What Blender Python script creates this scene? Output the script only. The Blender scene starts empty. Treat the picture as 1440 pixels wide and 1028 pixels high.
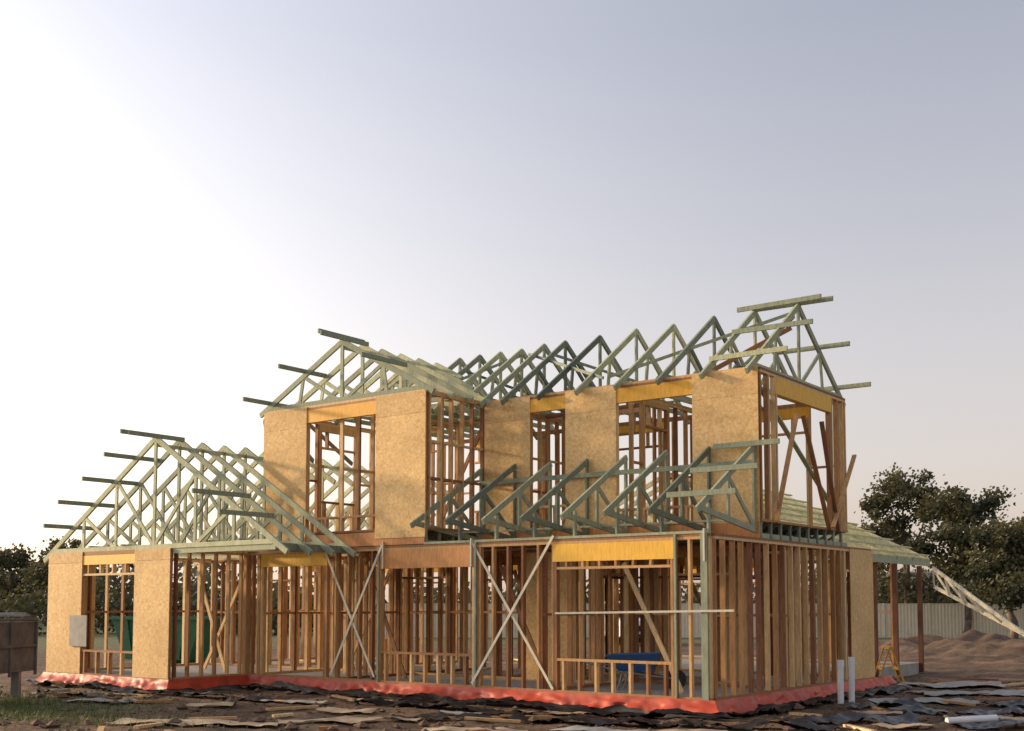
import bpy, math, random
from mathutils import Vector, noise
random.seed(7)
V=Vector
Z=V((0,0,1)); XA=V((1,0,0)); YA=V((0,1,0))
F=0.25; EYE=1.82
COL=bpy.context.scene.collection

# ------------------------------------------------------------------ builders
class B:
    def __init__(s): s.v=[];s.f=[];s.t=[]
    def add(s,vs,fs,t=None):
        o=len(s.v); s.v+= [tuple(a) for a in vs]; s.f+=[tuple(i+o for i in f) for f in fs]
        if t is None: t=random.random()
        s.t+=[t]*len(vs)
    def beam(s,p,q,w,h,ref=None,t=None):
        p=V(p);q=V(q); d=(q-p)
        if d.length<1e-4: return
        d.normalize()
        if ref is None: ref=Z if abs(d.z)<.97 else YA
        a=d.cross(ref)
        if a.length<1e-3: a=d.cross(XA)
        a.normalize(); u=a.cross(d)
        a=a*(w/2);u=u*(h/2)
        vs=[p-a-u,p+a-u,p+a+u,p-a+u,q-a-u,q+a-u,q+a+u,q-a+u]
        s.add(vs,[(0,1,2,3),(7,6,5,4),(0,4,5,1),(1,5,6,2),(2,6,7,3),(3,7,4,0)],t)
    def box(s,x0,x1,y0,y1,z0,z1,t=None):
        s.add([(x0,y0,z0),(x1,y0,z0),(x1,y1,z0),(x0,y1,z0),(x0,y0,z1),(x1,y0,z1),(x1,y1,z1),(x0,y1,z1)],
              [(3,2,1,0),(4,5,6,7),(0,1,5,4),(1,2,6,5),(2,3,7,6),(3,0,4,7)],t)
    def cone(s,p,q,r0,r1,n=8,t=None,cap=True):
        p=V(p);q=V(q);d=(q-p)
        if d.length<1e-5:return
        d.normalize(); a=d.cross(Z if abs(d.z)<.9 else XA).normalized(); b=d.cross(a)
        vs=[]
        for c,r in((p,r0),(q,r1)):
            for i in range(n):
                an=2*math.pi*i/n; vs.append(c+a*(r*math.cos(an))+b*(r*math.sin(an)))
        fs=[(i,(i+1)%n,n+(i+1)%n,n+i) for i in range(n)]
        if cap: fs+=[tuple(range(n))[::-1],tuple(range(n,2*n))]
        s.add(vs,fs,t)
    def build(s,name,mat,parent=None,smooth=False,bevel=0):
        me=bpy.data.meshes.new(name); me.from_pydata(s.v,[],s.f)
        ca=me.color_attributes.new("tint",'FLOAT_COLOR','POINT')
        buf=[]
        for t in s.t: buf+= [t,t,t,1]
        ca.data.foreach_set("color",buf)
        me.materials.append(mat); me.update()
        if smooth:
            for p in me.polygons:p.use_smooth=True
        ob=bpy.data.objects.new(name,me); COL.objects.link(ob)
        if parent: ob.parent=parent
        if bevel:
            m=ob.modifiers.new("bevel",'BEVEL');m.width=bevel;m.segments=2;m.limit_method='ANGLE'
        return ob
def empty(name,loc=(0,0,0),rz=0):
    e=bpy.data.objects.new(name,None); COL.objects.link(e); e.location=loc; e.rotation_euler[2]=rz; e.empty_display_size=.3
    return e

# ------------------------------------------------------------------ materials
def newmat(name):
    m=bpy.data.materials.new(name); m.use_nodes=True
    nt=m.node_tree; b=nt.nodes['Principled BSDF']; return m,nt,b
def N(nt,t,**k):
    n=nt.nodes.new(t)
    for a,v in k.items():
        if a in n.inputs: n.inputs[a].default_value=v
        else: setattr(n,a,v)
    return n
def ramp(nt,stops):
    r=nt.nodes.new('ShaderNodeValToRGB'); e=r.color_ramp.elements
    while len(e)<len(stops): e.new(.5)
    for i,(p,c) in enumerate(stops): e[i].position=p; e[i].color=(*c,1)
    return r
def mixc(nt,f,a,b,mode='MIX'):
    m=nt.nodes.new('ShaderNodeMix'); m.data_type='RGBA'; m.blend_type=mode
    for i,v in ((0,f),(6,a),(7,b)):
        if hasattr(v,'default_value') or hasattr(v,'is_linked'): nt.links.new(v,m.inputs[i])
        else: m.inputs[i].default_value= v if i==0 else (*v,1)
    return m.outputs[2]
def bump(nt,b,src,st=.3,dist=.01):
    n=N(nt,'ShaderNodeBump'); n.inputs['Strength'].default_value=st; n.inputs['Distance'].default_value=dist
    nt.links.new(src,n.inputs['Height']); nt.links.new(n.outputs[0],b.inputs['Normal'])
def wood(name,stops,rough=.75,grain=.35):
    m,nt,b=newmat(name)
    at=N(nt,'ShaderNodeAttribute',attribute_name='tint')
    r=ramp(nt,stops); nt.links.new(at.outputs['Fac'],r.inputs[0])
    tc=N(nt,'ShaderNodeTexCoord'); mp=N(nt,'ShaderNodeMapping'); mp.inputs['Scale'].default_value=(14,14,3)
    nt.links.new(tc.outputs['Object'],mp.inputs[0])
    no=N(nt,'ShaderNodeTexNoise'); no.inputs['Scale'].default_value=1.5; no.inputs['Detail'].default_value=6; no.inputs['Roughness'].default_value=.7
    nt.links.new(mp.outputs[0],no.inputs[0])
    g=ramp(nt,[(.3,(1-grain,)*3),(.65,(1.12,1.1,1.08))]); nt.links.new(no.outputs[0],g.inputs[0])
    c=mixc(nt,1.0,r.outputs[0],g.outputs[0],'MULTIPLY')
    nt.links.new(c,b.inputs['Base Color']); b.inputs['Roughness'].default_value=rough
    bump(nt,b,no.outputs[0],.25,.004)
    return m
M_stud=wood('stud_pine',[(0,(.24,.095,.04)),(.3,(.44,.22,.085)),(.65,(.62,.37,.155)),(1,(.78,.57,.30))])
M_truss=wood('treated_truss_pine',[(0,(.11,.14,.115)),(.4,(.28,.32,.22)),(.8,(.46,.49,.31)),(1,(.66,.64,.42))])
M_lvl=wood('yellow_lvl',[(0,(.74,.36,.02)),(1,(.88,.50,.05))],.6,.2)
M_lvl2=wood('orange_lvl',[(0,(.60,.26,.08)),(1,(.80,.42,.13))],.6,.3)
M_pale=wood('pale_strap_timber',[(0,(.58,.54,.40)),(1,(.70,.66,.52))],.6,.15)
M_dark=wood('dark_hardwood',[(0,(.12,.045,.025)),(1,(.18,.07,.04))])
def plain(name,col,rough=.6,var=.2,metal=0,scale=4,bst=.15):
    m,nt,b=newmat(name)
    tc=N(nt,'ShaderNodeTexCoord'); no=N(nt,'ShaderNodeTexNoise'); no.inputs['Scale'].default_value=scale; no.inputs['Detail'].default_value=7
    nt.links.new(tc.outputs['Object'],no.inputs[0])
    g=ramp(nt,[(.3,tuple(c*(1-var) for c in col)),(.7,tuple(min(1,c*(1+var*.5)) for c in col))]); nt.links.new(no.outputs[0],g.inputs[0])
    nt.links.new(g.outputs[0],b.inputs['Base Color']); b.inputs['Roughness'].default_value=rough; b.inputs['Metallic'].default_value=metal
    bump(nt,b,no.outputs[0],bst,.01)
    return m
def osbmat():
    m,nt,b=newmat('osb_board')
    tc=N(nt,'ShaderNodeTexCoord')
    outs=[]
    for i,(rot,sc) in enumerate(((.5,(34,34,12)),(-.6,(30,30,11)),(1.4,(38,38,13)))):
        mp=N(nt,'ShaderNodeMapping'); mp.inputs['Rotation'].default_value=(rot*.6,rot,0)
        mp2=N(nt,'ShaderNodeMapping'); mp2.inputs['Scale'].default_value=sc
        nt.links.new(tc.outputs['Object'],mp.inputs[0]); nt.links.new(mp.outputs[0],mp2.inputs[0])
        vo=N(nt,'ShaderNodeTexVoronoi'); vo.inputs['Scale'].default_value=1.0
        nt.links.new(mp2.outputs[0],vo.inputs['Vector'])
        sp=N(nt,'ShaderNodeSeparateColor'); nt.links.new(vo.outputs['Color'],sp.inputs[0]); outs.append(sp.outputs[0])
    a=N(nt,'ShaderNodeMath',operation='ADD'); nt.links.new(outs[0],a.inputs[0]); nt.links.new(outs[1],a.inputs[1])
    a2=N(nt,'ShaderNodeMath',operation='ADD'); nt.links.new(a.outputs[0],a2.inputs[0]); nt.links.new(outs[2],a2.inputs[1])
    d=N(nt,'ShaderNodeMath',operation='MULTIPLY'); nt.links.new(a2.outputs[0],d.inputs[0]); d.inputs[1].default_value=.333
    r=ramp(nt,[(.15,(.62,.38,.14)),(.4,(.75,.49,.205)),(.6,(.80,.54,.24)),(.85,(.87,.64,.33))]); nt.links.new(d.outputs[0],r.inputs[0])
    no=N(nt,'ShaderNodeTexNoise'); no.inputs['Scale'].default_value=1.1; no.inputs['Detail'].default_value=5; nt.links.new(tc.outputs['Object'],no.inputs[0])
    g=ramp(nt,[(.3,(.84,.81,.76)),(.7,(1.05,1.04,1.02))]); nt.links.new(no.outputs[0],g.inputs[0])
    at=N(nt,'ShaderNodeAttribute',attribute_name='tint'); r2=ramp(nt,[(0,(.88,.86,.84)),(1,(1,1,1))]); nt.links.new(at.outputs['Fac'],r2.inputs[0])
    c=mixc(nt,1.0,r.outputs[0],g.outputs[0],'MULTIPLY'); c=mixc(nt,1.0,c,r2.outputs[0],'MULTIPLY')
    nt.links.new(c,b.inputs['Base Color']); b.inputs['Roughness'].default_value=.75
    bump(nt,b,d.outputs[0],.2,.002)
    return m
M_osb=osbmat()
M_conc=plain('concrete',(.33,.31,.28),.85,.25)
M_orange=plain('orange_membrane',(.52,.065,.022),.5,.35,scale=3)
M_black=plain('black_plastic_and_shade',(.02,.02,.022),.35,.4)
M_beige=plain('cardboard_and_ply',(.46,.34,.21),.8,.35)
M_grey=plain('grey_sheet',(.36,.34,.31),.8,.3)
M_white=plain('white_paint',(.75,.75,.73),.4,.05)
M_pvc=plain('white_pvc',(.72,.73,.74),.35,.08)
M_green=plain('green_paint',(.02,.15,.07),.5,.2)
M_blue=plain('blue_steel',(.03,.10,.25),.4,.2)
M_rubber=plain('rubber',(.02,.02,.02),.8,.2)
M_glass=plain('dark_glass',(.02,.025,.03),.08,.1,bst=0)
M_steel=plain('galvanised_steel',(.28,.28,.28),.45,.25,metal=.6)
M_rust=plain('weathered_grey_steel',(.16,.13,.105),.8,.4)
M_yel=plain('yellow_paint',(.65,.33,.03),.5,.2)
M_fence=plain('cream_steel',(.70,.61,.46),.6,.08)
M_clod=plain('soil_clod',(.15,.09,.055),.95,.4,scale=12)
M_bark=plain('bark',(.16,.12,.09),.9,.4)
M_tile=plain('distant_roof',(.22,.20,.20),.8,.2)
M_brick=plain('distant_brick',(.38,.30,.24),.8,.2)
M_blocker=plain('light_blocker_board',(.34,.26,.14),.8,.25)
def leafmat(name,c0,c1):
    m,nt,b=newmat(name)
    at=N(nt,'ShaderNodeAttribute',attribute_name='tint'); r=ramp(nt,[(0,c0),(1,c1)]); nt.links.new(at.outputs['Fac'],r.inputs[0])
    nt.links.new(r.outputs[0],b.inputs['Base Color']); b.inputs['Roughness'].default_value=.65
    tr=N(nt,'ShaderNodeBsdfTranslucent'); nt.links.new(r.outputs[0],tr.inputs[0])
    mx=N(nt,'ShaderNodeMixShader'); mx.inputs[0].default_value=.3
    o=nt.nodes['Material Output']; nt.links.new(b.outputs[0],mx.inputs[1]); nt.links.new(tr.outputs[0],mx.inputs[2]); nt.links.new(mx.outputs[0],o.inputs[0])
    return m
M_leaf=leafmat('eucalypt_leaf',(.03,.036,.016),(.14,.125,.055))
M_leaf2=leafmat('far_leaf',(.045,.045,.03),(.13,.115,.065))
M_grass=leafmat('grass_blade',(.05,.08,.02),(.17,.19,.06))

# ------------------------------------------------------------------ house
house=empty('timber_frame_house')
stud,tru,lvl,lvl2,osb,pale,dark,ups=B(),B(),B(),B(),B(),B(),B(),B()
wi=0
def wall(p0,p1,z0,z1,ops=(),sp=.45,nog=(1.35,),bk=None):
    global wi
    bk=bk or stud
    wi+=1; e=(wi%7)*.0011
    p0=V((*p0,0));p1=V((*p1,0)); L=(p1-p0).length; d=(p1-p0)/L; n=d.cross(Z)
    P=lambda u,z:p0+d*u+Z*z
    z1=z1+e; D=.09+e
    bk.beam(P(0,z0+.0225),P(L,z0+.0225),D,.045)
    bk.beam(P(0,z1-.0225),P(L,z1-.0225),D,.045); bk.beam(P(0,z1-.068),P(L,z1-.068),D-.003,.0445)
    us=[.0225]
    while us[-1]+sp<L-.1: us.append(us[-1]+sp)
    us.append(L-.0225)
    def st(u,a,b):
        bk.beam(P(u+random.uniform(-.006,.006),a),P(u+random.uniform(-.006,.006),b),.045,.088,n)
    for u in us:
        if any(o[0]-.05<u<o[1]+.05 for o in ops): continue
        if .2<u<L-.2 and random.random()<.12: st(u+.047,z0+.045,z1-.09)
        st(u+random.uniform(-.015,.015) if 0.1<u<L-.1 else u,z0+.045,z1-.09)
    edges=[0]
    for (a,b,sill,head,ld,lb) in ops:
        for j in(.0235,.07):
            st(a-j,z0+.045,z1-.09); st(b+j,z0+.045,z1-.09)
        lt=z1-.092
        if ld: lb.beam(P(a-.09,lt-ld/2),P(b+.09,lt-ld/2),.098,ld)
        hb=z0+head
        if hb< lt-ld-.08:
            bk.beam(P(a,hb+.0225),P(b,hb+.0225),.086,.045)
            u=a+.2
            while u<b: st(u,hb+.045,lt-ld); u+=sp
        if sill>0:
            bk.beam(P(a,z0+sill-.0225),P(b,z0+sill-.0225),.086,.045)
            u=a+.12
            while u<b: st(u,z0+.045,z0+sill-.045); u+=sp
        edges+=[a-.09,b+.09]
    edges.append(L)
    for i in range(0,len(edges),2):
        if edges[i+1]-edges[i]>.25:
            for q in nog: 
                zz=z0+q+random.uniform(-.03,.03)
                bk.beam(P(edges[i],zz),P(edges[i+1],zz),.07,.045)
G1=F+2.7   # ground floor plate
U0=3.25; U1=5.99
X0=-11.27
def o(tl,tr,sill,head,ld,lb): return (-tl-X0,-tr-X0,sill,head,ld,lb)
wall((X0,0),(0,0),F,G1,[o(10.72,8.86,0,2.28,.26,lvl),o(7.25,4.93,.62,2.22,.36,lvl2),o(3.0,.72,.6,2.16,.31,lvl)],sp=.34,nog=())
wall((-15.62,-2.05),(X0,-2.05),F,G1,[(1.28,3.2,.55,2.17,.2,lvl)],nog=())
wall((X0,-1.95),(X0,-.06),F,G1,sp=.34,nog=())
wall((-15.6,-2.0),(-15.6,7.2),F,G1)
wall((0,.06),(0,7.25),F,G1,[(6.05-.3,6.0,0,2.2,0,lvl)],sp=.34,nog=())
wall((-15.5,2.4),(-3.4,2.4),F,G1,[(2,3,0,2.1,.15,stud),(6.8,7.9,0,2.1,.15,stud)],sp=.40)
wall((-3.3,3.1),(-.06,3.1),F,G1,[(1.0,2.1,0,2.1,.15,stud)],sp=.40)
wall((-15.5,4.9),(-.06,4.9),F,G1,[(1,3,0,2.1,.2,lvl),(7,8,0,2.1,.15,stud),(10.5,13,0,2.1,.25,lvl)],sp=.40)
wall((-15.5,7.2),(-.06,7.2),F,G1,[(1.5,3.6,.6,2.1,.2,lvl),(6,8.5,0,2.1,.2,lvl),(11,13.4,0,2.1,.25,lvl)],sp=.40)
for x,a,b in((-3.35,.06,4.85),(-6.2,2.45,7.1),(-8.55,.06,4.8),(-11.2,.06,7.1),(-13.4,2.5,7.1),(-1.7,3.2,7.1),(-4.9,2.5,7.1)):
    L=b-a
    wall((x,a),(x,b),F,G1,[(L*.4,L*.4+.9,0,2.1,.12,stud)],sp=.40)
# rear wing
wall((-1.3,7.3),(-1.3,10.5),F,G1,sp=.6); wall((-9,12.5),(-1.3,12.5),F,G1,[(1.5,4,0,2.1,.2,lvl)],sp=.6); wall((-9,7.3),(-9,12.4),F,G1,sp=.6)
# upper floor joists
def joists(x0,x1,y0,y1):
    y=y0+.03
    while y<y1:
        tt=random.random()*.5
        tru.beam((x0,y,2.975),(x1,y,2.975),.07,.04,t=tt); tru.beam((x0,y,3.22),(x1,y,3.22),.07,.04,t=tt)
        x=x0+.03;k=0
        while x<x1-.3:
            tru.beam((x,y,2.99 if k%2 else 3.205),(x+.3,y,3.205 if k%2 else 2.99),.03,.04,t=tt); x+=.3;k+=1
        for xx in(x0+.03,x1-.03): tru.beam((xx,y,2.997),(xx,y,3.198),.068,.045,XA,t=tt)
        y+=.42
joists(-6.13,.03,1.86,5.95); joists(-10.7,-6.15,.03,5.9)
for a in((-.0,1.80,.0,5.98),(-6.16,.06,-6.16,1.75)): tru.beam((a[0],a[1],3.0),(a[2],a[3],3.0),.02,.09)
fl=B(); fl.box(-6.12,-.02,1.80,5.98,3.2405,3.2495); fl.box(-10.69,-6.14,.0,5.92,3.241,3.249); fl.build('floor_light_blocker',M_blocker,house)  # sheet added to block light from above and darken the ground-floor interior
lvl2.beam((-6.13,1.78,3.1),(0.04,1.78,3.1),.045,.28,t=.1)
lvl2.beam((-10.72,-.03,3.1),(-6.11,-.03,3.1),.045,.27,t=.0)
# upper walls
wall((-6.13,1.83),(0,1.83),U0,U1,[(6.13-4.90,6.13-4.04,.5,2.35,.26,lvl),(6.13-2.87,6.13-1.245,.35,2.3,.28,lvl)],nog=(),bk=stud)
wall((-10.71,0),(-6.13,0),U0,U1,[(10.71-9.42,10.71-7.41,.35,2.3,.27,lvl)],nog=())
wall((-6.13,.06),(-6.13,5.8),U0,U1,sp=.34,nog=(1.0,1.75))
wall((-10.68,.06),(-10.68,5.8),U0,U1,[(1.5,2.6,.9,2.1,.15,stud)])
wall((0,1.88),(0,5.94),U0,U1,[(.72,3.2,0,2.3,.30,lvl)],sp=.3,nog=())
wall((-10.7,5.94),(-.06,5.94),U0,U1,[(1,2.6,.9,2.1,.2,lvl),(5,6.5,.6,2.1,.2,lvl),(8.5,9.9,0,2.1,.22,lvl)])
wall((-8.5,.06),(-8.5,3.6),U0,U1,[(1.5,2.4,0,2.1,.1,stud)]); wall((-10.6,3.6),(-6.2,3.6),U0,U1,[(.8,1.7,0,2.1,.1,stud)])
wall((-6.0,3.9),(-3.1,3.9),U0,U1,[(1.6,2.4,0,2.1,.1,stud)]); wall((-3.05,2.6),(-3.05,5.9),U0,U1,[(.5,1.4,0,2.1,.1,stud)])
# temporary props
def prop(bk,p,q,w=.035,h=.085): bk.beam(p,q,w,h,XA if abs((V(q)-V(p)).normalized().x)<.5 else Z)
for y0,y1 in((4.9,3.7),(5.35,4.6),(2.4,3.4)): prop(stud,(.07,y0,U0-.0),(.07,y1,U0+2.1))
prop(stud,(.1,5.0,U0+.05),(.12,6.2,U0+1.6)); prop(tru,(-.08,2.1,U1-.3),(-.08,5.6,U0+.4))
for x in(-1.5,-4.4,-7.8,-9.6): prop(stud,(x,2.2,U0),(x+1.3,2.25,U0+2.3))
for x,y in((-1.2,1.2),(-4.2,1.4),(-5.6,3.7),(-7.7,1.2),(-9.9,1.6),(-12.6,.5),(-2.4,5.8),(-14,1)):
    prop(stud,(x,y,F),(x+random.choice((-1.3,1.2)),y+.2,F+2.3))
# straps
yS=-.062
def strap(ta,za,tb,zb,y=yS,h=.05): pale.beam((-ta,y,za),(-tb,y,zb),.012,h)
strap(4.93,G1+.02,3.08,F+.05); strap(3.05,G1+.06,4.9,F+.08,-.08)
strap(8.80,G1-.1,7.40,F+.1); strap(7.2,G1+.02,8.62,F+.1,-.08)
strap(3.0,1.64,-.45,1.70,-.1,.035)
for t in(4.93,7.18,.08): pale.beam((-t,-.062,G1-.45),(-t,-.062,G1+.08),.03,.05,YA)
for t in(.62,4.83,7.3): tru.beam((-t,-.0655,F),(-t,-.0655,G1),.04,.035,YA,t=.45)
tru.beam((-.09,-.06,F),(-.09,-.06,G1),.12,.025,YA,t=.4)
# OSB
def osbp(x0,x1,y,z0,z1,seam=2.44):
    zs=min(z0+seam,z1); osb.box(x0,x1,y-.015,y,z0,zs-.002)
    if z1-zs>.05: osb.box(x0,x1,y-.015,y,zs+.003,z1)
yo=-.052
osbp(-15.66,-14.34,-2.05+yo,F+.02,G1); osbp(-12.42,-11.22,-2.05+yo,F+.02,G1)
osbp(-10.76,-9.42,yo,3.10,5.97); osbp(-7.41,-6.08,yo,3.10,5.97)
osbp(-6.06,-4.90,1.83+yo,3.08,5.97); osbp(-4.04,-2.87,1.83+yo,3.08,5.97); osbp(-1.245,.05,1.83+yo,3.06,5.98)
osb.box(.052,.067,5.98,7.28,F+.02,G1-.03)
osb.box(-5.5,-4.4,2.345,2.358,F+.02,G1-.1); osb.box(-15.67,-15.655,-2.08,-.9,F+.02,G1)
# trusses
def truss(bk,P,a0,a1,am,zb,za,tail=.25,clip=None,webs=1,ch=.11,t=None,bottom=True,dir=None):
    m0=(za-zb)/(am-a0); m1=(za-zb)/(a1-am); tt=random.random() if t is None else t
    def seg(p,q,w,h,dt=0):
        if clip is not None:
            s=-1 if clip[1]<0 else 1
            if s*(p[0]-clip[0])<0 and s*(q[0]-clip[0])<0: return
            if s*(p[0]-clip[0])<0: p,q=q,p
            if s*(q[0]-clip[0])<0:
                k=(clip[0]-p[0])/(q[0]-p[0]); q=(clip[0],p[1]+(q[1]-p[1])*k)
        A=P(*p);Bq=P(*q); r=Z if abs((Bq-A).normalized().z)<.97 else dir
        bk.beam(A,Bq,w,h,r,t=min(1,max(0,tt+random.uniform(-.15,.15))))
    seg((a0-tail,zb-m0*tail),(am+.02,za+.01),.048,ch); seg((a1+tail,zb-m1*tail),(am,za),.050,ch)
    if bottom: seg((a0,zb),(a1,zb),.046,.095)
    seg((am,zb),(am,za),.036,.08)
    f=lambda k,s:( (am+(a0-am)*k, za+(zb-za)*k) if s<0 else (am+(a1-am)*k, za+(zb-za)*k))
    b=lambda k,s:( (am+(a0-am)*k, zb) if s<0 else (am+(a1-am)*k, zb))
    for s in(-1,1):
        if webs==1:
            seg(b(0.05,s),f(.5,s),.034,.08); seg(b(.55,s),f(.5,s),.031,.08)
        else:
            seg(b(.0,s),f(.36,s),.034,.08); seg(b(.36,s),f(.36,s),.035,.08); seg(b(.36,s),f(.68,s),.032,.08); seg(b(.68,s),f(.68,s),.035,.08)
zT=U1+.045
x=-.06; xs=[]
while x>-5.0: xs.append(x); x-=.9
while x>-10.6: xs.append(x); x-=.6
for x in xs:
    xx=x+random.uniform(-.02,.02); dz=random.uniform(-.015,.02)
    truss(tru,lambda a,z,xx=xx:V((xx,a,z)),1.80,5.97,3.885,zT,7.52+dz if x>-8.9 else 7.3,tail=.22,dir=YA,t=random.uniform(0,.85))
def outr(bk,y,z,x0,x1): bk.beam((x0,y,z),(x1,y+random.uniform(-.03,.03),z+random.uniform(-.02,.02)),.045,.09,t=random.random()*.6+.3)
sl=(7.52-zT)/2.085
for y in(3.93,2.95,2.0,4.9,5.85):
    z=7.52-abs(y-3.885)*sl+.10
    outr(tru,y,z,-1.0,.55+random.uniform(-.06,.06))
outr(tru,3.80,7.60,-1.3,.42)
tru.beam((-.3,3.0,zT+.07),(-9,3.0,zT+.07),.07,.035); tru.beam((-.3,4.7,zT+.07),(-9,4.7,zT+.07),.07,.035)
for (xa,xb) in((-.1,-3.2),(-6.4,-3.3),(-6.6,-8.9)): tru.beam((xa,3.80,7.38),(xb,2.0,6.2),.03,.06)
for (xa,xb) in((-.2,-3.0),(-5.9,-3.1),(-8.6,-6.0)): tru.beam((xa,4.0,7.35),(xb,5.7,6.2),.03,.06)
stud.beam((-1.1,2.2,zT+.05),(-.1,3.6,zT+1.0),.035,.09)
# left upper gable facing front
for i in range(7):
    y=-.02+.6*i
    if y<1.9: hb,zb=2.31,zT
    else:
        zb=zT+(y-1.83)*sl; fr=1-(zb-zT)/(7.25-zT)
        if fr<.15: break
        hb=2.31*fr
    truss(tru,lambda a,z,y=y:V((a,y,z)),-8.42-hb,-8.42+hb,-8.42,zb,7.25,tail=.2 if y<1.9 else 0,dir=XA,t=.85 if i%2 else .5)
sg=(7.25-zT)/2.31
for t in(8.42,8.30,9.55,10.65,7.2):
    z=7.25-abs(t-8.42)*sg+.10
    tru.beam((-t,-.75+random.uniform(-.06,.06),z),(-t,.62,z),.045,.09,t=.35)
tru.beam((-8.4,-.02,7.12),(-8.4,3.2,7.12),.04,.07)
# verandah half trusses
t=.03
while t<6.2:
    X=-t; tt=random.uniform(.1,.7); j=random.uniform(-.02,.02)
    tru.beam((X,-.42,3.31+j),(X,1.76,4.58+j),.045,.105,t=tt)
    tru.beam((X,-.36,3.36),(X,1.76,3.09),.042,.10,t=tt)
    tru.beam((X,1.73,3.1),(X,1.73,4.5),.035,.08,YA,t=tt)
    tru.beam((X,.72,3.27),(X,.72,3.9),.033,.08,YA,t=tt)
    tru.beam((X,.72,3.95),(X,1.70,3.15),.031,.08,t=tt)
    tru.beam((X,.0,2.97),(X,.0,3.45),.036,.08,YA,t=tt)
    t+=.87
for y in(1.62,.75,-.08):
    z=3.31+(y+.42)*.5826+.10; tru.beam((-.75,y,z),(.5,y,z),.045,.09,t=.35)
tru.beam((0,1.70,4.28),(-6.1,1.70,4.28),.03,.09,t=.4); tru.beam((-.1,.9,3.22),(-6.1,.9,3.22),.07,.035,t=.8)
tru.beam((0.0,-.02,2.975),(-6.1,-.02,2.975),.085,.045,t=.6)
# wing roof
za=5.28; zbW=G1+.045
i=0; y=-2.05
while y<6.5:
    cl=None if y<-.1 else (-10.82,-1)
    dz=random.uniform(-.02,.02)
    truss(tru,lambda a,z,y=y:V((a,y,z)),-15.6,-8.12,-11.86,zbW,za+dz,tail=.35,clip=cl,webs=2,dir=XA,t=random.uniform(.3,1))
    y+=.6
sw=(za-zbW)/3.74
for t in(14.9,14.12,13.36,12.6,11.92,11.75,9.57,8.86):
    z=za-abs(t-11.86)*sw+.10
    yb=-2.8+random.uniform(-.1,.1)
    tru.beam((-t,yb,z),(-t,-1.42,z),.045,.09,t=.35)
tru.beam((-11.86,-2.05,za-.14),(-11.86,6,za-.14),.04,.07,t=.8)
for a in(-14.2,-13,-10.2,-9.2): tru.beam((a,-2.05,zbW+.066),(a,-.1,zbW+.066),.07,.04)
tru.beam((-8.15,-2.05,G1-.05),(-8.15,-.05,G1-.05),.045,.14); tru.beam((-11.2,-2.03,G1-.05),(-8.1,-2.03,G1-.05),.045,.12,t=.7)
tru.beam((-11.3,3.2,5.2),(-10.80,1.2,5.95),.04,.09); tru.beam((-11.6,2.2,5.2),(-10.78,.3,5.9),.04,.09);tru.beam((-12.0,1.2,5.25),(-10.78,-.05,5.8),.04,.09)
# rear wing roof (gable, ridge along Y)
y=7.6
while y<14.4:
    truss(tru,lambda a,z,y=y:V((a,y,z)),-9.1,-1.0,-5.05,zbW,4.92,tail=.1,webs=2,dir=XA,t=random.uniform(.75,1)); y+=.6
for k in range(9):
    a=-1.0-k*.48; z=zbW+.09+(4.92-zbW)*(k*.48)/4.05
    tru.beam((a,7.4,z),(a,14.5,z),.07,.035,t=.95)
tru.beam((-.95,7.4,G1-.06),(-.95,14.4,G1-.06),.045,.19,t=.6)
for p in((-1.2,10.9),(-1.2,12.4),(-1.15,14.2),(-5,14.2)): dark.beam((*p,0),(*p,G1-.15),.11,.11,YA)
# spare truss left leaning against the rear eave
A0,A1=V((-.8,14.2,2.75)),V((3.9,8.7,.25)); B0,B1=V((-.8,14.3,2.25)),V((4.6,9.4,.02))
pale.beam(A0,A1,.04,.09,t=.2); pale.beam(B0,B1,.04,.09,t=.2)
for i in range(0,10):
    f=i/10; p=A0.lerp(A1,f); q=B0.lerp(B1,f); q2=B0.lerp(B1,min(1,f+.1))
    pale.beam(p,q,.03,.06,t=.1); pale.beam(p,q2,.028,.06,t=0)
stud.build('wall_frames',M_stud,house); tru.build('roof_trusses',M_truss,house); lvl.build('lvl_lintels',M_lvl,house); lvl2.build('lvl_beams',M_lvl2,house)
osb.build('osb_bracing_panels',M_osb,house); pale.build('bracing_straps',M_pale,house); dark.build('verandah_posts',M_dark,house)
w=B(); w.box(-14.7,-14.05,-2.16,-2.14,F+.62,F+1.3); w.build('window_sheet',M_grey,house)
sb=B(); sb.box(-15.65,-11.2,-2.1,7.3,-.1,F-.002); sb.box(-11.2,.05,-.05,7.3,-.1,F-.002); sb.box(-9.1,-1.2,7.3,14.4,-.1,F-.002); sb.build('concrete_slab',M_conc,house)
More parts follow.
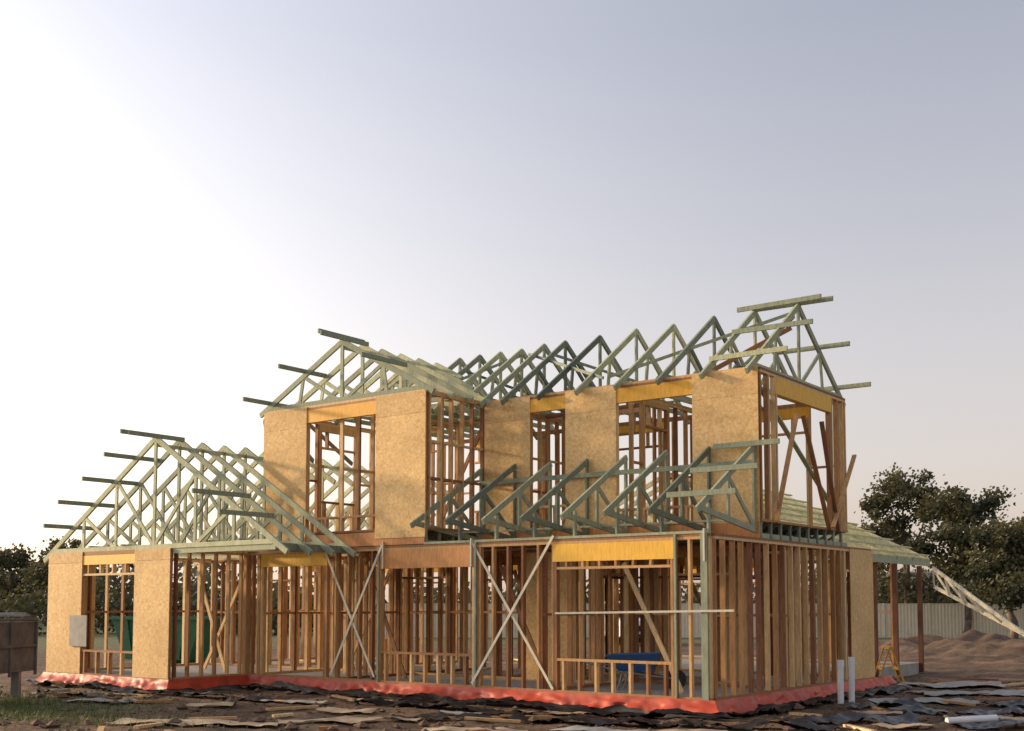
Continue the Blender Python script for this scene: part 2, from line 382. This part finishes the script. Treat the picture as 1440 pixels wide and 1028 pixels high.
# orange membrane skirt
def skirt():
    b=B(); top=[(-15.68,7),(-15.68,-2.13),(-11.17,-2.13),(-11.17,-.08),(.08,-.08),(.08,8.2)]
    nr=[(-1,0),(-1,-1),(1,-1),(1,-1),(1,-1),(1,0)]
    for s in range(5):
        a,bb=V((*top[s],0)),V((*top[s+1],0)); na,nb=V((*nr[s],0)),V((*nr[s+1],0)); L=(bb-a).length; n=int(L/.05)
        nm=(bb-a).normalized().cross(Z)
        rows=[]
        for i in range(n+1):
            f=i/n; c=a.lerp(bb,f); col=[]
            ed=min(f,1-f)*L; fade=min(1,ed/.3)
            k0=max(0,1-f*L/.3); k1=max(0,1-(1-f)*L/.3)
            no=nm*(1-k0-k1)+na*k0+nb*k1
            for j in range(7):
                g=j/6
                wv=noise.noise(V((c.x*2.2,c.y*2.2,j*.3)))*.10+noise.noise(V((c.x*7,c.y*7,j*.5)))*.06+noise.noise(V((c.x*17,c.y*17,j*.5)))*.02
                drop=.17*g*(1+.5*noise.noise(V((c.x*1.1,c.y*1.1,4)))+.2*noise.noise(V((c.x*5,c.y*5,4))))
                off=.02+.13*g**1.5
                p=c+no*off*1.0+nm*wv*g*fade*1.0; p.z=F+.015-drop-.02*g*g+ (.03*noise.noise(V((c.x*6,c.y*6,g*3))) if j>0 else 0)
                col.append(p)
            rows.append(col)
        vs=[p for r in rows for p in r]; fs=[(i*7+j,(i+1)*7+j,(i+1)*7+j+1,i*7+j+1) for i in range(n) for j in range(6)]
        b.add(vs,fs,.5)
    b.build('orange_slab_membrane',M_orange,house,smooth=True)
skirt()

# ------------------------------------------------------------------ ground
def inside(x,y): return (-15.7<x<.1 and -.1<y<7.4) or (-15.7<x<-11.2 and -2.15<y<7.4) or (-9.2<x<-1.1 and 7<y<14.5)
def gh(x,y):
    if inside(x,y): return -.05
    d=math.hypot(x,y)
    h=noise.noise(V((x*.35,y*.35,0)))*.05+noise.noise(V((x*1.3,y*1.3,2)))*.055+noise.noise(V((x*4,y*4,5)))*.03
    if d>40: h*=.3
    h-=.02
    for (cx,cy,s,a) in((-1,25,4.5,.3),(5,27,4,.45),(11,25,4,.6),(-5,28,4,.3),(1.5,18,1.6,.15)):
        h+=a*math.exp(-((x-cx)**2+(y-cy)**2)/(2*s*s))*(1+.6*noise.noise(V((x*.8,y*.8,9)))+.3*noise.noise(V((x*2.2,y*2.2,9))))
    return h
def gaxis(n,mx,c):
    out=[]
    for i in range(-n,n+1):
        u=i/n; out.append(c+math.copysign(abs(u)*16+ (abs(u)**9)*mx,u))
    return out
gx=gaxis(190,1500,-5); gy=gaxis(190,1500,1)
vs=[];grass=[]
for y in gy:
    for x in gx:
        z=gh(x,y); vs.append((x,y,z))
        d=math.hypot(x+3,y-3); g=max(0,min(1,(d-24)/12))
        g=max(g,math.exp(-((x+11.5)**2+(y+6.5)**2)/7)*1.7, math.exp(-((x-7)**2+(y-22)**2)/20)*1.3)
        g=max(0,min(1,g+noise.noise(V((x*.7,y*.7,3)))*.5-.1)); grass.append(g)
nx=len(gx); fs=[(j*nx+i,j*nx+i+1,(j+1)*nx+i+1,(j+1)*nx+i) for j in range(len(gy)-1) for i in range(nx-1)]
gb=B(); gb.v=vs;gb.f=fs;gb.t=grass
m,nt,b=newmat('bare_soil')
tc=N(nt,'ShaderNodeTexCoord')
n1=N(nt,'ShaderNodeTexNoise'); n1.inputs['Scale'].default_value=.9; n1.inputs['Detail'].default_value=9; n1.inputs['Roughness'].default_value=.65; nt.links.new(tc.outputs['Object'],n1.inputs[0])
n2=N(nt,'ShaderNodeTexNoise'); n2.inputs['Scale'].default_value=9; n2.inputs['Detail'].default_value=8; n2.inputs['Roughness'].default_value=.7; nt.links.new(tc.outputs['Object'],n2.inputs[0])
r1=ramp(nt,[(.3,(.065,.037,.02)),(.5,(.145,.083,.046)),(.68,(.26,.165,.10))]); nt.links.new(n1.outputs[0],r1.inputs[0])
r2=ramp(nt,[(.35,(.5,.48,.45)),(.65,(1.25,1.22,1.18))]); nt.links.new(n2.outputs[0],r2.inputs[0])
soil=mixc(nt,1.0,r1.outputs[0],r2.outputs[0],'MULTIPLY')
r3=ramp(nt,[(.35,(.06,.085,.025)),(.65,(.17,.17,.07))]); nt.links.new(n2.outputs[0],r3.inputs[0])
at=N(nt,'ShaderNodeAttribute',attribute_name='tint')
c=mixc(nt,at.outputs['Fac'],soil,r3.outputs[0]); nt.links.new(c,b.inputs['Base Color']); b.inputs['Roughness'].default_value=.95
bump(nt,b,n2.outputs[0],.8,.07)
gb.build('ground',m,smooth=True)

# clods, offcuts
cb=B()
ico=[V((0,0,1)),V((.9,0,.3)),V((.3,.85,.3)),V((-.7,.5,.3)),V((-.7,-.5,.3)),V((.3,-.85,.3)),V((0,0,-.6))]
icf=[(0,1,2),(0,2,3),(0,3,4),(0,4,5),(0,5,1),(6,2,1),(6,3,2),(6,4,3),(6,5,4),(6,1,5)]
def rndout():
    while True:
        x=random.uniform(-16,9);y=random.uniform(-9,12)
        if not inside(x,y) and not(-15.9<x<.5 and -2.5<y<7.5 and (y>-.4 or x<-10.9)): return x,y
for i in range(5200):
    x,y=rndout(); s=random.uniform(.012,.05) if random.random()<.93 else random.uniform(.06,.16)
    a=random.uniform(0,6.3); zz=gh(x,y)
    cb.add([V((x,y,zz))+V(((p.x*math.cos(a)-p.y*math.sin(a))*s*random.uniform(.7,1.3),(p.x*math.sin(a)+p.y*math.cos(a))*s,p.z*s*random.uniform(.5,.9))) for p in ico],icf)
cb.build('soil_clods',M_clod)
ob=B()
for i in range(70):
    x,y=rndout(); a=random.uniform(0,6.3); L=random.uniform(.15,1.0); z=gh(x,y)+.04
    ob.beam((x,y,z),(x+L*math.cos(a),y+L*math.sin(a),gh(x+L*math.cos(a),y+L*math.sin(a))+.04),.09,.04)
ob.build('timber_offcuts',M_stud)
def sheet(name,cx,cy,w,h,rz,mat,amp=.06,lift=.05,flat=False):
    b=B(); nx_=max(8,int(w/.06)); ny_=max(8,int(h/.06)); vs=[]; sd=random.random()*50
    for j in range(ny_+1):
        for i in range(nx_+1):
            u=(i/nx_-.5)*w; v=(j/ny_-.5)*h
            k=.12 if flat else .3
            u*=1+k*noise.noise(V((v*2.5,sd,0))); v*=1+k*1.5*noise.noise(V((u*1.5,sd,3)))
            x=cx+u*math.cos(rz)-v*math.sin(rz); y=cy+u*math.sin(rz)+v*math.cos(rz)
            f=amp*(noise.noise(V((x*2,y*2,sd)))+.6*abs(noise.noise(V((x*6,y*6,sd))))+.25*noise.noise(V((x*15,y*15,sd))))
            vs.append((x,y,gh(x,y)+lift+max(-lift*.6,f)))
    b.add(vs,[(j*(nx_+1)+i,j*(nx_+1)+i+1,(j+1)*(nx_+1)+i+1,(j+1)*(nx_+1)+i) for j in range(ny_) for i in range(nx_)],.5)
    return b.build(name,mat,smooth=True)
for (x,y,w,h,r) in((-5.5,-.42,11,.38,0),(-13.3,-2.5,4.8,.36,0),(.45,4.0,.4,8,0),  # this row: dark strips standing in for the shadow band below the membrane
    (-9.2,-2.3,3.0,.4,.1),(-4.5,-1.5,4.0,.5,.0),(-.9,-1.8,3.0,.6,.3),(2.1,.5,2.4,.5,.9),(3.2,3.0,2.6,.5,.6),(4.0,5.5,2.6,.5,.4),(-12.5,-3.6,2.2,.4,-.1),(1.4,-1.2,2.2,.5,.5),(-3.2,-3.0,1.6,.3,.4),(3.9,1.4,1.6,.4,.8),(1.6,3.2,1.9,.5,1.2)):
    sheet('black_plastic_and_shade_sheet',x,y,w,h,r,M_black,.11)
for (x,y,w,h,r,mt) in((-5.8,-5.6,2.6,.7,.55,M_beige),(-4.2,-4.0,2.2,.35,.6,M_beige),(-7.6,-2.2,1.8,.4,.05,M_grey),(1.9,4.6,2.2,.7,1.0,M_grey),(2.4,7.5,3.4,1.0,.7,M_grey),(3.6,2.2,1.2,.5,.3,M_beige),(-.3,-2.9,1.5,.3,.5,M_grey),(1.0,9.5,2.2,1.4,.3,M_grey),
    (-2.4,-1.1,1.3,.4,.2,M_beige),(-6.6,-.95,1.1,.35,-.1,M_beige),(3.0,.2,.9,.4,1.0,M_beige),(4.6,4.0,1.5,.6,.5,M_grey),(-10.2,-4.3,1.6,.4,.4,M_grey),(-8.0,-3.6,.8,.4,.7,M_beige),(2.0,1.9,.8,.35,.2,M_beige),(5.2,7.5,1.3,.5,.9,M_beige),
    (-1.6,-4.1,1.5,.5,.6,M_beige),(-5.2,-3.0,1.0,.35,.3,M_beige),(.9,-2.3,1.0,.4,.8,M_beige),(-11.2,-3.1,1.2,.3,.1,M_beige),(-3.6,-2.0,.7,.3,.4,M_grey)):
    sheet('cardboard_sheet' if mt is M_beige else 'ground_sheet',x,y,w,h,r,mt,.03,.045,True)
# grass
g=B()
for (cx,cy,sx,sy,n) in((-11.5,-6.6,2.2,1.4,5000),(7,22,3.5,2.5,2600),(11,21,3,3,1800),(-8.3,-6.0,1.5,.6,700)):
    for i in range(n):
        x=random.gauss(cx,sx);y=random.gauss(cy,sy); z=gh(x,y)-.01; a=random.uniform(0,6.3); hh=random.uniform(.04,.14); w_=.01
        dx,dy=math.cos(a),math.sin(a)
        g.add([(x-dy*w_,y+dx*w_,z),(x+dy*w_,y-dx*w_,z),(x+dx*hh*.5,y+dy*hh*.5,z+hh)],[(0,1,2)])
g.build('grass_tufts',M_grass)

# ------------------------------------------------------------------ pipes etc
for (x,y,zt) in((.86,3.27,.80),(.93,3.62,.84)):
    p=empty('pvc_pipe',(x,y,0)); b=B(); b.cone((0,0,-.05),(0.01,0,zt),.055,.055,16); b.cone((0.01,0,zt-.12),(0.01,0,zt+.004),.062,.062,16); b.build('pipe',M_pvc,p,smooth=False)
p=empty('pvc_pipe',(3.45,.75,.08)); b=B(); b.cone((0,0,0),(.55,.6,.03),.05,.05,16); b.build('pipe',M_pvc,p)

# wheelbarrow
wb=empty('wheelbarrow',(-2.3,1.5,F),.3)
b=B(); b.add([(-.28,-.2,.33),(.3,-.17,.33),(.3,.17,.33),(-.28,.2,.33),(-.5,-.36,.62),(.45,-.3,.66),(.45,.3,.66),(-.5,.36,.62)],[(3,2,1,0),(0,1,5,4),(1,2,6,5),(2,3,7,6),(3,0,4,7)])
t_=b.build('tray',M_blue,wb); sm=t_.modifiers.new('s','SOLIDIFY'); sm.thickness=.015
b=B()
for s in(-1,1):
    b.cone((.75,s*.06,.2),(-.3,s*.25,.33),.017,.017); b.cone((-.3,s*.25,.33),(-1.0,s*.3,.52),.017,.017); b.cone((-.2,s*.24,.33),(-.3,s*.24,0),.015,.015); b.cone((-.3,s*.24,0.01),(-.1,s*.24,.31),.012,.012)
b.build('frame',M_steel,wb)
b=B(); b.cone((.72,-.05,.19),(.72,.05,.19),.19,.19,20); b.build('wheel',M_rubber,wb)

# yellow trestle
tr=empty('yellow_trestle',(-.35,9.3,0),.5)
b=B()
for s in(-1,1):
    for y in(-.35,.35): b.beam((s*.3,y,0),(s*.03,y,.8),.05,.03)
    b.beam((s*.17,-.35,.35),(s*.17,.35,.35),.02,.07)
b.beam((0,-.5,.82),(0,.5,.82),.1,.06); b.build('legs_and_bar',M_yel,tr)

# skip bin
sk=empty('green_skip_bin',(-20.6,5.0,0),.35)
b=B(); b.add([(-1.1,-.8,.15),(1.1,-.8,.15),(1.1,.8,.15),(-1.1,.8,.15),(-1.5,-.85,1.35),(1.5,-.85,1.35),(1.5,.85,1.35),(-1.5,.85,1.35)],[(3,2,1,0),(0,1,5,4),(1,2,6,5),(2,3,7,6),(3,0,4,7)])
for x in(-.8,0,.8): b.beam((x,-.86,.2),(x*1.2,-.9,1.3),.08,.06,YA)
for a,c in(((-1.55,-.9),(1.55,-.9)),((-1.55,.9),(1.55,.9)),((-1.55,-.9),(-1.55,.9)),((1.55,-.9),(1.55,.9))): b.beam((*a,1.37),(*c,1.37),.09,.08)
for s in(-.6,.6): b.beam((s,-.8,.08),(s,.8,.08),.15,.14)
s_=b.build('bin_body',M_green,sk); mm=s_.modifiers.new('s','SOLIDIFY'); mm.thickness=.02
b=B(); 
for z,ws in((1.0,(.12,.1,.16,.1)),(.75,(.2,.12,.14))):
    x=-.6
    for w_ in ws: b.box(x,x+w_,-.93,-.925,z,z+.13); x+=w_+.06
b.build('lettering',M_white,sk)

# white 4wd seen through the house
car=empty('parked_car',(-18.3,27.6,0),math.radians(36.87+8))
def loft(b,secs):
    n=len(secs[0]); vs=[p for s in secs for p in s]; fs=[]
    for k in range(len(secs)-1):
        for i in range(n): fs.append((k*n+i,k*n+(i+1)%n,(k+1)*n+(i+1)%n,(k+1)*n+i))
    fs+=[tuple(range(n))[::-1],tuple(range((len(secs)-1)*n,len(secs)*n))]; b.add(vs,fs,.5)
def prof(y,w,z0,z1,tw): return [(-w,y,z0),(w,y,z0),(w*1.0,y,(z0+z1)*.6),(w*tw,y,z1),(-w*tw,y,z1),(-w,y,(z0+z1)*.6)]
b=B(); loft(b,[prof(-2.3,.82,.42,.95,.93),prof(-2.2,.9,.36,1.08,.93),prof(-1.1,.94,.35,1.18,.93),prof(2.2,.94,.35,1.2,.93),prof(2.35,.88,.4,1.15,.93)]); b.build('body',M_white,car,bevel=.05)
b=B(); loft(b,[[(-.86,-1.15,1.15),(.86,-1.15,1.15),(.84,-1.1,1.2),(-.84,-1.1,1.2)],[(-.86,-1.0,1.15),(.86,-1.0,1.15),(.70,-.45,1.82),(-.70,-.45,1.82)],[(-.86,2.2,1.15),(.86,2.2,1.15),(.72,2.0,1.85),(-.72,2.0,1.85)]]); b.build('cabin_glass',M_glass,car,bevel=.03)
b=B(); loft(b,[[(-.72,-.45,1.80),(.72,-.45,1.80),(.66,-.4,1.88),(-.66,-.4,1.88)],[(-.75,2.05,1.8),(.75,2.05,1.8),(.68,2.0,1.9),(-.68,2.0,1.9)]])
for s in(-1,1): b.beam((s*.86,-1.08,1.18),(s*.72,-.45,1.83),.05,.06); b.beam((s*.87,.6,1.18),(s*.73,.6,1.83),.05,.08)
b.build('roof',M_white,car,bevel=.02)
b=B()
for s in(-1,1):
    for y in(-1.5,1.45): b.cone((s*.75,y,.37),(s*.97,y,.37),.37,.37,20)
b.box(-.55,.55,-2.36,-2.31,.62,.85); b.box(-.85,.85,-2.38,-2.25,.4,.5)
b.build('wheels_and_grille',M_rubber,car)
b=B()
for s in(-1,1): b.box(s*.7-.13,s*.7+.13,-2.345,-2.31,.72,.9)
b.build('headlights',M_steel,car)

# box trailer at far left
tl=empty('site_trailer',(-13.0,-5.7,0),math.radians(30))
b=B()
b.box(-.9,.9,-1.4,1.4,.48,.54)
for (x0,x1,y0,y1) in((-.9,-.86,-1.4,1.4),(.86,.9,-1.4,1.4),(-.86,.86,-1.4,-1.36),(-.86,.86,1.36,1.4)): b.box(x0,x1,y0,y1,.541,1.45)
for s in(-1,1):
    for y in(-1.4,-.47,.47,1.4): b.beam((s*.92,y,.4),(s*.92,y,1.5),.05,.05,YA)
    b.beam((s*.93,-1.42,1.5),(s*.93,1.42,1.5),.05,.05); b.beam((s*.93,-1.42,.98),(s*.93,1.42,.98),.03,.05)
b.build('tray_and_cage',M_rust,tl,bevel=.006)
b=B(); b.beam((-1.0,-1.5,1.60),(2.2,-1.45,1.64),.4,.035); b.beam((-1.0,-.9,1.57),(2.0,-.95,1.60),.35,.035); b.build('boards_on_top',M_grey,tl)
b=B()
for s in(-1,1): b.cone((s*.72,-.5,.32),(s*.88,-.5,.32),.32,.32,24)
b.build('tyres',M_rubber,tl)
b=B()
for s in(-1,1):
    b.cone((s*.881,-.5,.32),(s*.89,-.5,.32),.17,.15,18)
    b.box(s*.78-.08,s*.78+.08,.9,1.0,0,.48)
b.beam((0,-1.3,.44),(0,-2.4,.44),.08,.08); b.beam((-.6,-1.4,.44),(0,-2.3,.44),.06,.06); b.beam((.6,-1.4,.44),(0,-2.3,.44),.06,.06)
b.build('drawbar_and_legs',M_steel,tl)

# fence
def site(r,d): # camera-aligned frame (right, depth) -> world
    return V((.8*(r-3.22)-.6*(d-18.8), .6*(r-3.22)+.8*(d-18.8),0))
fn=empty('steel_fence')
b=B(); a=site(-9,62); c=site(60,62); L=(c-a).length; d=(c-a)/L; n=d.cross(Z)
vs=[];k=0;u=0
prof_=[(0,0),(.06,0),(.09,.04),(.15,.04),(.18,0)]
while u<L:
    for (du,o_) in prof_[:4]:
        p=a+d*(u+du)+n*o_; vs+=[(p.x,p.y,-.1),(p.x,p.y,1.75)]
    u+=.18
b.add(vs,[(2*i,2*i+2,2*i+3,2*i+1) for i in range(len(vs)//2-1)],.5); b.build('ribbed_sheets',M_fence,fn)
b=B(); b.beam(a+Z*1.77,c+Z*1.77,.1,.05)
u=0
while u<L: p=a+d*u+n*.05; b.beam(p-Z*.1,p+Z*1.8,.07,.09,n); u+=2.4
b.build('rails_and_posts',M_fence,fn)

# distant house beyond fence
nh=empty('neighbour_house'); 
c=site(36,95); hx=site(1,0)-site(0,0); hy=site(0,1)-site(0,0)
b=B(); q=lambda u,v,z:c+hx*u+hy*v+Z*z
b.add([q(-8,-4,0),q(8,-4,0),q(8,4,0),q(-8,4,0),q(-8,-4,2.6),q(8,-4,2.6),q(8,4,2.6),q(-8,4,2.6)],[(0,1,5,4),(1,2,6,5),(2,3,7,6),(3,0,4,7)]); b.build('walls',M_brick,nh)
b=B(); b.add([q(-8.6,-4.6,2.5),q(8.6,-4.6,2.5),q(8.6,4.6,2.5),q(-8.6,4.6,2.5),q(-4.5,0,4.4),q(4.5,0,4.4)],[(0,1,5,4),(1,2,5),(2,3,4,5),(3,0,4)]); b.build('roof',M_tile,nh)
b=B()
for u in(-5,0,4): b.add([q(u,-4.02,1),q(u+1.6,-4.02,1),q(u+1.6,-4.02,2.1),q(u,-4.02,2.1)],[(0,1,2,3)])
b.build('windows',M_glass,nh)

# ------------------------------------------------------------------ trees
def leafclump(b,c,r,n,ls,tt):
    for i in range(n):
        u=V((random.gauss(0,1),random.gauss(0,1),random.gauss(0,.75)))
        p=c+u*(r*.5); a=V((random.gauss(0,1),random.gauss(0,1),random.gauss(0,1)-.5)).normalized(); s=a.orthogonal().normalized()
        l=ls*random.uniform(.6,1.3); w_=l*.35
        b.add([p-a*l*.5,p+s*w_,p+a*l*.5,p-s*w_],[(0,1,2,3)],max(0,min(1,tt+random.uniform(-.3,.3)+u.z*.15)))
def tree(name,base,H,lobes,seed,n=105,ls=.23,tw=.22):
    random.seed(seed); e=empty(name,(0,0,0)); w_=B(); l=B()
    base=V(base); top=base+V((random.uniform(-.3,.3),0,H*.55)); prev=base-Z*.2; pr=tw; segs=[]
    for i in range(1,6):
        f=i/5; p=base.lerp(top,f)+V((random.uniform(-.15,.15),random.uniform(-.15,.15),0)); r=tw*(1-.55*f); w_.cone(prev,p,pr,r,8); segs.append((prev,p,pr)); prev=p;pr=r
    for (ox,oy,oz,rx,rz,m_) in lobes:
        c=base+V((ox*.8,ox*.6,0))+V((-.6*oy,.8*oy,0))+Z*oz
        st=random.choice(segs[2:])[1]; mid=st.lerp(c,.55)+V((random.uniform(-.3,.3),random.uniform(-.3,.3),.1)); w_.cone(st,mid,tw*.4,tw*.25,6); w_.cone(mid,c,tw*.25,tw*.1,6)
        for k in range(m_):
            while True:
                u=V((random.uniform(-1,1),random.uniform(-1,1),random.uniform(-1,1)))
                if .2<u.length<1: break
            q=c+V((u.x*rx,u.y*rx,u.z*rz)); w_.cone(c.lerp(mid,random.random()*.5),q,tw*.09,tw*.03,5,cap=False)
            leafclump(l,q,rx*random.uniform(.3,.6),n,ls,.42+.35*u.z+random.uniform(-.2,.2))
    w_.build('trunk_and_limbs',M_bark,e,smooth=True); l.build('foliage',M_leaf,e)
def pxy(px,d): p=site((px-720)/1632*d,d); return (p.x,p.y,0)
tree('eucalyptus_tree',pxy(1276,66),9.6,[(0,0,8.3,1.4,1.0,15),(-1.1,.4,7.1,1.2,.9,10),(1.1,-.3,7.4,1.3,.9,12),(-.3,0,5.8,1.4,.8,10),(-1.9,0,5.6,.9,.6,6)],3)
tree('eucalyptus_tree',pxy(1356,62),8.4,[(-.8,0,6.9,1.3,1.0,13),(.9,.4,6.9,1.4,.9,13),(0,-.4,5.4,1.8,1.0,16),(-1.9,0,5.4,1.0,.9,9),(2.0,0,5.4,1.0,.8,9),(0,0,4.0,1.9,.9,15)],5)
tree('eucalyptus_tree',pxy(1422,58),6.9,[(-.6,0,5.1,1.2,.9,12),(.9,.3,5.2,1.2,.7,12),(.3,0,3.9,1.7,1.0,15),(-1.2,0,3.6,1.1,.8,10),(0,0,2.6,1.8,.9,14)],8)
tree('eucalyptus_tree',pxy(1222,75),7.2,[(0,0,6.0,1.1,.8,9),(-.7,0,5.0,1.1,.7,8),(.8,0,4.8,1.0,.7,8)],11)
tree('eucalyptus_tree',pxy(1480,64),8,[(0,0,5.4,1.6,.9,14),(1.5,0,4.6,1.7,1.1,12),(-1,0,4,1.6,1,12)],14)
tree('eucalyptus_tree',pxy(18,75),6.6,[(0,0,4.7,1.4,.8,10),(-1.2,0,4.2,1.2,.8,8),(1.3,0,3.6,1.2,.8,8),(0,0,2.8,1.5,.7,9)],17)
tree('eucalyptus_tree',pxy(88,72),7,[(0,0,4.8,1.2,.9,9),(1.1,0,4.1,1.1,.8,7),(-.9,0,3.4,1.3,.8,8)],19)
# distant tree line
random.seed(31); b=B()
for i in range(460):
    r_=random.uniform(-85,95); d_=random.uniform(85,120); p=site(r_,d_)
    hh=2.4+1.6*noise.noise(V((r_*.12,0,0)))+random.uniform(-.4,1.2)
    if r_<-25: hh+=1.6
    if -25<r_<20: hh*=.8
    for k in range(3):
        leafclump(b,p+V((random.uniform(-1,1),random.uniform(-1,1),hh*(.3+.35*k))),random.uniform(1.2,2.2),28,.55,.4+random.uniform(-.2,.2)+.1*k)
b.build('distant_tree_line',M_leaf2)
random.seed(41); b=B()
for i in range(90):
    r_=random.uniform(19,33); p=site(r_,random.uniform(64,68)); leafclump(b,p+Z*random.uniform(.8,3.4),1.3,60,.26,.4+random.uniform(-.2,.2))
for i in range(130):
    r_=random.uniform(-40,-10); p=site(r_,random.uniform(66,74)); leafclump(b,p+Z*random.uniform(.3,2.3),1.4,60,.3,.35+random.uniform(-.2,.2))
b.build('shrubs',M_leaf)

# ------------------------------------------------------------------ light, sky, camera
A=math.radians(69); EL=math.radians(12)
D=V((-.6,.8,0)); Lf=V((-.8,-.6,0)); sd=(D*math.cos(A)+Lf*math.sin(A))*math.cos(EL)+Z*math.sin(EL)
sun=bpy.data.lights.new('sun','SUN'); sun.energy=4.3; sun.angle=math.radians(3); sun.color=(1,.71,.39)
so=bpy.data.objects.new('sun',sun); COL.objects.link(so); so.rotation_euler=sd.to_track_quat('Z','Y').to_euler()
wd=bpy.data.worlds.new('World'); bpy.context.scene.world=wd; wd.use_nodes=True; nt=wd.node_tree; bg=nt.nodes['Background']
sky=nt.nodes.new('ShaderNodeTexSky'); sky.sky_type='NISHITA'; sky.sun_disc=False; sky.sun_elevation=EL; sky.sun_rotation=math.atan2(sd.x,sd.y)%(2*math.pi)
sky.air_density=1.0; sky.dust_density=4.0; sky.ozone_density=1.5
hs=nt.nodes.new('ShaderNodeHueSaturation'); hs.inputs['Saturation'].default_value=.5
nt.links.new(sky.outputs[0],hs.inputs['Color']); nt.links.new(hs.outputs[0],bg.inputs[0]); bg.inputs[1].default_value=.145
# thin high haze: brighter toward the horizon and toward the sun (all in world directions)
tc=N(nt,'ShaderNodeTexCoord'); sp=N(nt,'ShaderNodeSeparateXYZ'); nt.links.new(tc.outputs['Generated'],sp.inputs[0])
hr=ramp(nt,[(0,(.58,.45,.36)),(.12,(.48,.40,.37)),(.3,(.31,.285,.305)),(.45,(.215,.21,.26)),(1,(.18,.185,.235))]); nt.links.new(sp.outputs[2],hr.inputs[0])
dp=N(nt,'ShaderNodeVectorMath',operation='DOT_PRODUCT'); nt.links.new(tc.outputs['Generated'],dp.inputs[0]); dp.inputs[1].default_value=tuple(sd)
mx=N(nt,'ShaderNodeMath',operation='MAXIMUM'); nt.links.new(dp.outputs['Value'],mx.inputs[0]); mx.inputs[1].default_value=0
pw=N(nt,'ShaderNodeMath',operation='POWER'); nt.links.new(mx.outputs[0],pw.inputs[0]); pw.inputs[1].default_value=2.3
gc0=ramp(nt,[(0,(1.0,.76,.44)),(.06,(1.05,.86,.64)),(.2,(1.1,1.0,.93)),(.45,(.72,.70,.72)),(1,(.5,.5,.55))]); nt.links.new(sp.outputs[2],gc0.inputs[0])
gc=N(nt,'ShaderNodeVectorMath',operation='SCALE'); nt.links.new(gc0.outputs[0],gc.inputs[0]); nt.links.new(pw.outputs[0],gc.inputs['Scale'])
ad=N(nt,'ShaderNodeVectorMath',operation='ADD'); nt.links.new(hr.outputs[0],ad.inputs[0]); nt.links.new(gc.outputs[0],ad.inputs[1])
bg2=nt.nodes.new('ShaderNodeBackground'); nt.links.new(ad.outputs[0],bg2.inputs[0]); bg2.inputs[1].default_value=1.0
ash=nt.nodes.new('ShaderNodeAddShader'); nt.links.new(bg.outputs[0],ash.inputs[0]); nt.links.new(bg2.outputs[0],ash.inputs[1]); nt.links.new(ash.outputs[0],nt.nodes['World Output'].inputs[0])
cam=bpy.data.cameras.new('camera'); co=bpy.data.objects.new('camera',cam); COL.objects.link(co); bpy.context.scene.camera=co
cam.sensor_fit='HORIZONTAL'; cam.sensor_width=36; cam.lens=36*1632/1440
pitch=4.0; co.location=(8.704,-16.972,EYE); co.rotation_euler=(math.radians(90+pitch),0,math.radians(36.87))
cam.shift_y=(848-514-1632*math.tan(math.radians(pitch)))/1440
cam.clip_end=5000
sc=bpy.context.scene; sc.view_settings.view_transform='Standard'; sc.view_settings.look='None'; sc.view_settings.exposure=0
